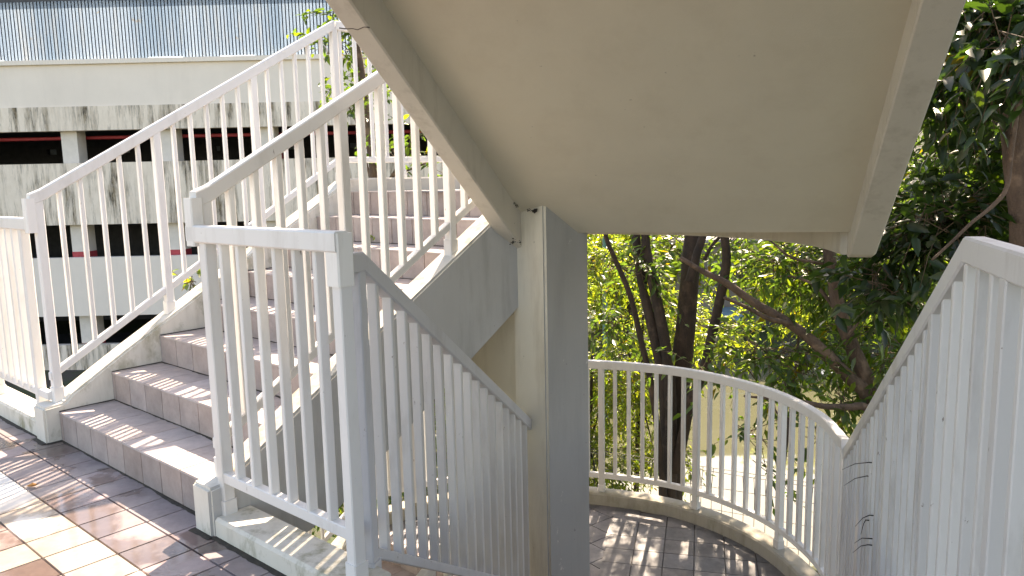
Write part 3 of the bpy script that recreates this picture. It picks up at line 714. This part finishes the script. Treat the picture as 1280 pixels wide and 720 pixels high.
# far bank trees
far_x = [(-5.5, 33, 9.5), (-1.0, 31, 8.5), (2.6, 34, 6.8), (6.4, 35, 5.6), (10.2, 34, 5.4), (14.0, 32, 5.4), (17.6, 31, 5.8), (21.5, 30, 7.5), (4.2, 27.4, 3.4), (12.4, 27.2, 3.2)]
far_l = ['leftmost far bank tree, hidden behind the upper landing', 'far bank tree just left of the pillar line', 'far bank tree seen between the pillar and the first stem', 'tall far bank tree behind the thick middle stem', 'far bank tree behind the small grey house', 'far bank tree behind the leaning limbs', 'far bank tree behind the end of the overhead beam', 'far bank tree at the far right', 'low bright far bank tree at the water edge left of the grey house', 'low far bank tree at the water edge right of the grey house']
for (x, y, h), lab in zip(far_x, far_l):
    z0 = -3.9; bl = []
    for i in range(9):
        a = rng.uniform(0, 6.28); rr_ = rng.uniform(.3, 1.7); zz = z0+h*rng.uniform(.22, .95)
        bl.append(((x+math.cos(a)*rr_*1.2, y+math.sin(a)*rr_*.8, zz), (1.5, 1.2, 1.1), 55))
    simple_tree(x, y, z0, h*.9, bl, 'leaf_bright' if h < 6 else 'leaf_mid', lab, 'tree', .2, (.22, .38), 'tree', 9, 'trees on the far bank', .4, twig_len=1.0, twigs_vis=False, yellow=.4)

# ------------------------------------------------------------------ terrain and water
M['soil'] = m_flat('soil', (.055, .045, .03), .95, .4, 2.2)
M['grassy'] = m_flat('grassy_slope', (.04, .06, .02), .95, .4, .9)
def hgt(x, y):
    yy = y; y = max(-40, min(y, 140)); xx = x; x = max(-40, min(x, 60))
    edge = 10.9+.5*math.sin(x*.35)+4.4/(1+math.exp(-(x-6.0)*2.5))+2.2/(1+math.exp((x-2.1)*3)); near = 1/(1+math.exp(-(y-edge)*2.2)); far = 1/(1+math.exp((y-(25.2+.7*math.sin(x*.3+1)))*1.6)); side = 1/(1+math.exp(-(x+3.2)*1.6))
    z = GZ-2.2*near*far*side
    if y > 26: z += .35*min(1, (y-26)/4)+max(0, y-36)*.22*min(1, max(0, (x+6)/8))*(1 if y < 90 else 90/y)
    return z+.04*math.sin(x*1.7)*math.cos(y*1.3)
xs = [-400, -200, -100, -60]+[x*1.0 for x in range(-40, 60, 1)]+[70, 100, 200, 400]; ys = [-200, -60, -20]+[y*.8 for y in range(-10, 60)]+[50, 56, 64, 76, 90, 150, 300, 600]
bm = bmesh.new(); vs = [[bm.verts.new((x, y, hgt(x, y))) for y in ys] for x in xs]
for i in range(len(xs)-1):
    for j in range(len(ys)-1): bm.faces.new((vs[i][j], vs[i+1][j], vs[i+1][j+1], vs[i][j+1]))
m, nt, b = mat('ground')
n1 = noise(nt, .8, 8, .7); c = mix(nt, ramp(nt, n1, [(.42, g3(0)), (.56, g3(1))]), (.06, .05, .04), (.045, .065, .02)); link(nt, c, b.inputs['Base Color']); b.inputs['Roughness'].default_value = .95
bump(nt, b, noise(nt, 9, 6, .7), .8, .06)
tag(bobj('ground', bm, m, smooth=True), kind='structure')
bm = bmesh.new(); vs = [bm.verts.new(p) for p in ((-12, 8, -4.78), (90, 8, -4.78), (90, 32, -4.78), (-12, 32, -4.78))]; bm.faces.new(vs)
m, nt, b = mat('river_water')
b.inputs['Base Color'].default_value = (.125, .125, .075, 1); b.inputs['Roughness'].default_value = .03; b.inputs['IOR'].default_value = 1.55
b.inputs['Specular IOR Level'].default_value = .7
bump(nt, b, noise(nt, 2.2, 3, .5, (1, .6, 1)), .02, .02)
tag(bobj('river', bm, m), kind='structure')

# ------------------------------------------------------------------ parking building
M['gwall'] = m_plaster('pale_wall', (.90, .79, .69), (.60, .52, .44), .9, .25, .5)
def m_stain():
    m, nt, b = mat('stained_wall')
    n1 = noise(nt, .55, 5, .6, off=(2.2, 0, 0)); n2 = noise(nt, 3.4, 7, .75, (1, 1, .10)); n3 = noise(nt, 9, 6, .7, (1, 1, .4))
    base = mix(nt, ramp(nt, n3, [(.4, g3(0)), (.7, g3(.5))]), (.88, .76, .64), (.70, .58, .46))
    mult = nt.nodes.new('ShaderNodeMath'); mult.operation = 'MULTIPLY'
    link(nt, ramp(nt, n1, [(.36, g3(.3)), (.50, g3(1))]), mult.inputs[0]); link(nt, ramp(nt, n2, [(.46, g3(0)), (.62, g3(1))]), mult.inputs[1])
    c = mix(nt, mult.outputs[0], base, mix(nt, ramp(nt, n3, [(.45, g3(0)), (.55, g3(1))]), (.07, .055, .035), (.26, .20, .13)))
    link(nt, c, b.inputs['Base Color']); b.inputs['Roughness'].default_value = .95; bump(nt, b, n3, .3, .02); return m
M['gstain'] = m_stain()
M['dark'] = m_flat('dark_interior', (.08, .08, .085), .9)
M['dimming_panel'] = m_flat('grey_dimming_panel', (.30, .36, .40), .7)
M['red'] = m_flat('red_paint', (.45, .05, .06), .6)
M['gcol'] = m_flat('column_paint', (.74, .67, .60), .85, .08)
def zY(y, Y=23): return at(120, y, Y).z
gx0, gx1 = -21, -1.2
gb = thing('parking_building', (-11, 23, GZ), 'weathered white multi storey parking building with dark open decks, beyond the stairs at left', 'building')
def gpart(nm, fn, mt, parent=gb):
    bm = bmesh.new(); fn(bm); return bobj(nm, bm, M[mt], parent)
gpart('upper_wall', lambda bm: box(bm, gx0, gx1, 23.03, 23.3, 3.86, 5.06), 'gwall')
gpart('ledge', lambda bm: box(bm, gx0, gx1, 22.93, 23.3, 5.062, 5.19), 'gwall')
gpart('stained_band', lambda bm: box(bm, gx0, gx1, 22.99, 23.3, 3.16, 3.858), 'gstain')
gpart('parapet', lambda bm: box(bm, gx0, gx1, 22.97, 23.2, .38, 2.21), 'gstain')
gpart('lower_wall', lambda bm: box(bm, gx0, gx1, 22.97, 23.2, -2.40, -.61), 'gwall')
gpart('plinth', lambda bm: box(bm, gx0, gx1, 22.97, 23.2, -4.3, -3.30), 'gstain')
for z in (3.3, .50, -2.28): gpart('deck', lambda bm: box(bm, gx0, gx1, 23.22, 30, z, z+.3), 'dark')
gpart('ground_deck', lambda bm: box(bm, gx0, gx1, 23.22, 30, -4.2, -3.9), 'dark')
def backwall(bm):
    box(bm, gx0, gx1, 30.02, 30.2, -4.2, 5)
def bw(bm):
    for z0, z1 in ((-4.2, 1.3), (1.302, 2.80)):
        box(bm, gx0, gx1, 30.02, 30.2, z0, z1)
    x = gx0
    for a, b_ in ((-23, -17.9), (-17.55, -15.0), (-14.7, -11.4), (-11.2, -8.6), (-8.3, -6.2), (-5.9, gx1)):
        if b_ > gx0: box(bm, max(a, gx0), b_, 30.02, 30.2, 2.802, 3.0)
    box(bm, gx0, gx1, 30.02, 30.2, 3.002, 5)
gpart('back_wall', bw, 'dark')
gpart('dimming_panel', lambda bm: box(bm, gx0, gx1, 30.22, 30.25, 2.7, 3.1), 'dimming_panel')  # grey panel added behind the back openings to hide the bright sky
gpart('side_wall', lambda bm: box(bm, gx0-.2, gx0-.002, 22.97, 30, -4.3, 5.1), 'gwall'); gpart('side_wall', lambda bm: box(bm, gx1+.002, gx1+.2, 22.97, 30, -4.3, 5.1), 'gwall')
for i in range(-3, 5):
    cx = -13.17+2.95*i
    if not (gx0+.4 < cx < gx1-.4): continue
    for z0, z1 in ((2.16, 3.4), (-.65, .5), (-3.5, -2.3)):
        c = gpart('column', lambda bm: box(bm, cx-.24, cx+.24, 23.24, 23.72, z0-.6, z1), 'gcol')
        if z0 < 2: gpart('red_band', lambda bm: box(bm, cx-.245, cx+.245, 23.233, 23.725, z0-.59, z0+.20), 'red', c)
bm = bmesh.new(); V, Fc = [], []; tube(V, Fc, [(gx0, 23.9, 3.0), (-12, 23.9, 3.0), (gx1, 23.9, 2.98)], .055, .055, 8, 0); mesh_from('pipe', V, Fc, M['red'], gb)
V, Fc = [], []; tube(V, Fc, [(-5.1, 23.9, 3.0), (-5.1, 23.9, 1.6)], .06, .06, 8, 0); mesh_from('pipe', V, Fc, M['red'], gb)
gpart('red_panel', lambda bm: box(bm, -8.7, -7.9, 27, 27.06, 1.4, 2.9), 'red')
gpart('roof', lambda bm: box(bm, gx0, gx1, 23.31, 30.2, 4.9, 5.1), 'dark')
# corrugated sheet fence on the parapet
m, nt, b = mat('blue_sheet')
n1 = noise(nt, .8, 5, .6, (1, 0, .05)); n2 = noise(nt, 5, 6, .7, (1, 1, .12)); n3 = noise(nt, 2.2, 4, .6, off=(4, 0, 3))
c = mix(nt, ramp(nt, n1, [(.40, g3(0)), (.60, g3(1))]), (.34, .42, .50), (.43, .50, .57))
c = mix(nt, ramp(nt, n2, [(.5, g3(0)), (.7, g3(.5))]), c, (.50, .50, .49)); c = mix(nt, ramp(nt, n3, [(.68, g3(0)), (.72, g3(.7))]), c, (.42, .40, .36))
link(nt, c, b.inputs['Base Color']); b.inputs['Roughness'].default_value = .5; b.inputs['Metallic'].default_value = .15
bm = bmesh.new(); prev = None; x = gx0; k = 0
while x < gx1:
    zz = .007 if k % 4 in (1, 2) else 0; dx = (.07, .03, .07, .03)[k % 4]; sheet = int((x-gx0)/1.05)
    jz = .03*math.sin(sheet*2.7); yv = 23.06-zz
    a = [bm.verts.new((x, yv, 5.20+jz)), bm.verts.new((x, yv, 6.85+jz*.6))]
    if prev: bm.faces.new((prev[0], a[0], a[1], prev[1]))
    prev = a; x += dx; k += 1
bmesh.ops.solidify(bm, geom=list(bm.faces), thickness=.004)
sh = thing('metal_fence', (-11, 23.05, 5.19), 'blue grey corrugated metal sheet fence along the top of the parking building', 'fence')
bobj('sheet', bm, m, sh)
gpart('top_beam', lambda bm: box(bm, gx0, gx1, 23.1, 23.25, 6.84, 7.3), 'dark', sh)

# ------------------------------------------------------------------ wire fence on the bank
wf = thing('wire_fence', (2.6, 8.6, GZ), 'thin dark wire mesh fence with folded top, between the lower railing and the water', 'fence')
M['wire'] = m_flat('dark_wire', (.05, .055, .05), .5)
A_, B_ = Vector((.9, 9.45, 0)), Vector((5.2, 7.2, 0)); dW = (B_-A_); nW = int(dW.length/.125); uW = dW.normalized(); oW = Vector((uW.y, -uW.x, 0))
V, Fc = [], []
for i in range(nW+1):
    p = A_+uW*(.125*i); zt = -2.05
    tube(V, Fc, [p+Z*(GZ-.2), p+Z*(zt-.22), p-oW*.10+Z*(zt-.02)*1, p+oW*.07+Z*zt, p+Z*(zt-.24)], .0035, .0035, 4, 0)
mesh_from('wire_mesh', V, Fc, M['wire'], wf)
V, Fc = [], []
for zz, oo in ((-2.05, .07), (-2.07, -.10), (-2.27, 0), (-2.55, 0), (-2.85, 0), (-3.2, 0), (-3.6, 0), (-3.95, 0)): tube(V, Fc, [A_+oW*oo+Z*zz, (A_+B_)/2+oW*oo+Z*zz, B_+oW*oo+Z*zz], .004, .004, 4, 0)
mesh_from('rail_wire', V, Fc, M['wire'], wf)

# ------------------------------------------------------------------ far bank house
M['hwall'] = m_plaster('house_wall', (.24, .21, .19), (.12, .10, .09), .9, .5, .6)
M['blue'] = m_flat('blue_roof_paint', (.16, .27, .36), .6)
M['roof'] = m_flat('roof_sheet', (.30, .28, .27), .7)
h = thing('house', (8.2, 28.5, -3.7), 'small grey brown house on the far bank, glimpsed between the stems and leaning limbs', 'house')
def hp(nm, fn, mt, parent=h):
    bm = bmesh.new(); fn(bm); return bobj(nm, bm, M[mt], parent)
hp('wall', lambda bm: box(bm, 5.9, 11.0, 27.2, 30.2, -4.3, -.9), 'hwall')
rf = hp('roof', lambda bm: prism(bm, [(5.6, 26.8), (11.3, 26.8), (11.3, 30.6), (5.6, 30.6)], [-.9, -.9, -.1, -.1], [-.8, -.8, 0, 0]), 'roof')
wn = hp('window', lambda bm: box(bm, 7.1, 7.9, 27.17, 27.21, -2.5, -1.7), 'dark'); hp('frame', lambda bm: (box(bm, 7.02, 7.1, 27.14, 27.2, -2.58, -1.62), box(bm, 7.9, 7.98, 27.14, 27.2, -2.58, -1.62), box(bm, 7.1, 7.9, 27.14, 27.2, -1.7, -1.62), box(bm, 7.1, 7.9, 27.14, 27.2, -2.58, -2.5)), 'roof', wn)
hp('door', lambda bm: box(bm, 9.2, 10.1, 27.17, 27.21, -4.2, -2.1), 'dark')
sh2 = thing('shed', (7.5, 26.2, -3.8), 'low shed with a bright blue roof in front of the grey house', 'shed')
hp('wall', lambda bm: box(bm, 7.2, 7.9, 25.9, 26.8, -4.3, -3.5), 'hwall', sh2); hp('roof', lambda bm: prism(bm, [(7.1, 25.7), (8.0, 25.7), (8.0, 27.0), (7.1, 27.0)], [-3.5, -3.5, -3.3, -3.3], [-3.45, -3.45, -3.25, -3.25]), 'blue', sh2)
M['pole'] = m_flat('green_pole_paint', (.10, .22, .18), .6)
V, Fc = [], []; pp = at(756, 310, 19); tube(V, Fc, [(pp.x, 19, -5.5), (pp.x, 19, 0), (pp.x, 19, 3.4)], .07, .05, 8, 0)
tag(set_origin(mesh_from('pole', V, Fc, M['pole'], None)), 'slim green pole rising among the bushes right of the pillar', 'pole')

# ------------------------------------------------------------------ small things
M['dry'] = m_flat('dry_leaf', (.45, .22, .07), .8)
def small_leaf(c, ang, L, label):
    bm = bmesh.new(); pts = [(0, 0, 0), (.3, .2, .012), (.6, .22, .004), (1, 0, .015), (.62, -.2, .014), (.28, -.18, .003)]
    vs = [bm.verts.new(Vector(c)+Vector(((x*math.cos(ang)-y*math.sin(ang))*L, (x*math.sin(ang)+y*math.cos(ang))*L, z+.006))) for x, y, z in pts]; mdl = bm.verts.new(Vector(c)+Vector((math.cos(ang)*L*.5, math.sin(ang)*L*.5, .004)))
    for i in range(6): bm.faces.new((vs[i], vs[(i+1) % 6], mdl))
    return tag(set_origin(bobj('fallen_leaf', bm, M['dry'])), label, 'leaf')
def on_floor(x, y, z=0):
    d = FW+CR*((x-640)/F_PX)+CU*((360-y)/F_PX); k = (z-EYE)/d.z; return Vector((0, 0, EYE))+d*k
small_leaf(on_floor(33, 609), -.1, .075, 'dry orange leaf lying on the wet walkway paving')
M['stick'] = m_flat('dark_twig', (.03, .028, .025), .9)
# bare twig ends poking through the right railing
for i, (a, b_) in enumerate([((1053, 586), (1086, 578)), ((1055, 607), (1082, 595)), ((1069, 657), (1087, 644)), ((1068, 679), (1086, 673)), ((1067, 691), (1085, 681))]):
    pass
tw = thing('twig_bundle', tuple(W2(1.72, 1.9, -.6)), 'thin dark bare twigs poking through the right railing near the landing', 'twigs')
def on_panel(x, y, off):
    d = FW+CR*((x-640)/F_PX)+CU*((360-y)/F_PX); o0 = Vector((0, 0, EYE)); return o0+d*((C+S2*off-o0).dot(S2)/d.dot(S2))
for i, (a, b_) in enumerate([((1086, 578), (1053, 587)), ((1083, 595), (1055, 607)), ((1087, 644), (1069, 658)), ((1086, 673), (1068, 679)), ((1085, 681), (1066, 691)), ((1082, 650), (1076, 668))]):
    p0 = on_panel(*a, 1.775); p1 = on_panel(*b_, 1.70); V, Fc = [], []
    tube(V, Fc, [p0+S2*.03, p0, (p0+p1)/2+Z*.012, p1], .0036, .0008, 5, 0); mesh_from('twig', V, Fc, M['stick'], tw)
# weeds in the step joints
def weed(s, d, z, label, n=7):
    bm_l = []; r = thing('weed', tuple(W(s, d, z)), label, 'weed'); base = np.array([tuple(W(s+random.uniform(-.03, .03), d-.01, z+random.uniform(0, .03))) for _ in range(n)])
    D_ = rng.normal(size=(n, 3)); D_[:, 2] = abs(D_[:, 2])+.3; N_ = rng.normal(size=(n, 3)); N_[:, 2] += 1
    leaves_mesh('leaves', base, D_, N_, rng.uniform(.03, .05, n), .5, np.ones((n, 3))*1.2, M['leaf_bright'], r)
weed(.62, TR*6, RI*6, 'tiny green weed in the joint of an upper step')


# unseen wall added outside the right picture edge to shade pillar and soffit
M['shadewall'] = m_plaster('shade_wall_plaster', (.20, .21, .22), (.12, .12, .12), .9, .4, .8)
bm = bmesh.new(); prism(bm, [(3.7, -4), (4.0, -4), (4.0, 2.2), (3.7, 2.2)], -4.2, 6.2)
tag(set_origin(bobj('shade_wall', bm, M['shadewall'])), 'dark grey wall added out of view beyond the right railing to block light', 'wall')

# ------------------------------------------------------------------ light
w = bpy.data.worlds.new('World'); sc.world = w; w.use_nodes = True; nt = w.node_tree
sky = nt.nodes.new('ShaderNodeTexSky'); sky.sky_type = 'NISHITA'; sky.sun_disc = False
SUN_AZ, SUN_EL = 16.0, 43.3
sky.sun_elevation = R(SUN_EL); sky.sun_rotation = R(SUN_AZ); sky.air_density = 1.0; sky.dust_density = 1.2; sky.ozone_density = 1.0
nt.links.new(sky.outputs[0], nt.nodes['Background'].inputs[0]); nt.nodes['Background'].inputs[1].default_value = .13
sl = bpy.data.lights.new('sun', 'SUN'); sl.energy = 4.5; sl.angle = R(.53); sl.color = (1, .95, .87)
so = bpy.data.objects.new('sun', sl); COL.objects.link(so)
sd = Vector((math.sin(R(SUN_AZ))*math.cos(R(SUN_EL)), math.cos(R(SUN_AZ))*math.cos(R(SUN_EL)), math.sin(R(SUN_EL))))
so.rotation_euler = sd.to_track_quat('Z', 'Y').to_euler(); so.location = (0, 0, 20)
sc.view_settings.view_transform = 'Standard'; sc.view_settings.look = 'None'; sc.view_settings.gamma = 1; sc.view_settings.exposure = 1.9
sc.view_settings.use_white_balance = True; sc.view_settings.white_balance_temperature = 8350; sc.view_settings.white_balance_tint = 16
sc.cycles.max_bounces = 8; sc.cycles.diffuse_bounces = 5; sc.cycles.transparent_max_bounces = 8
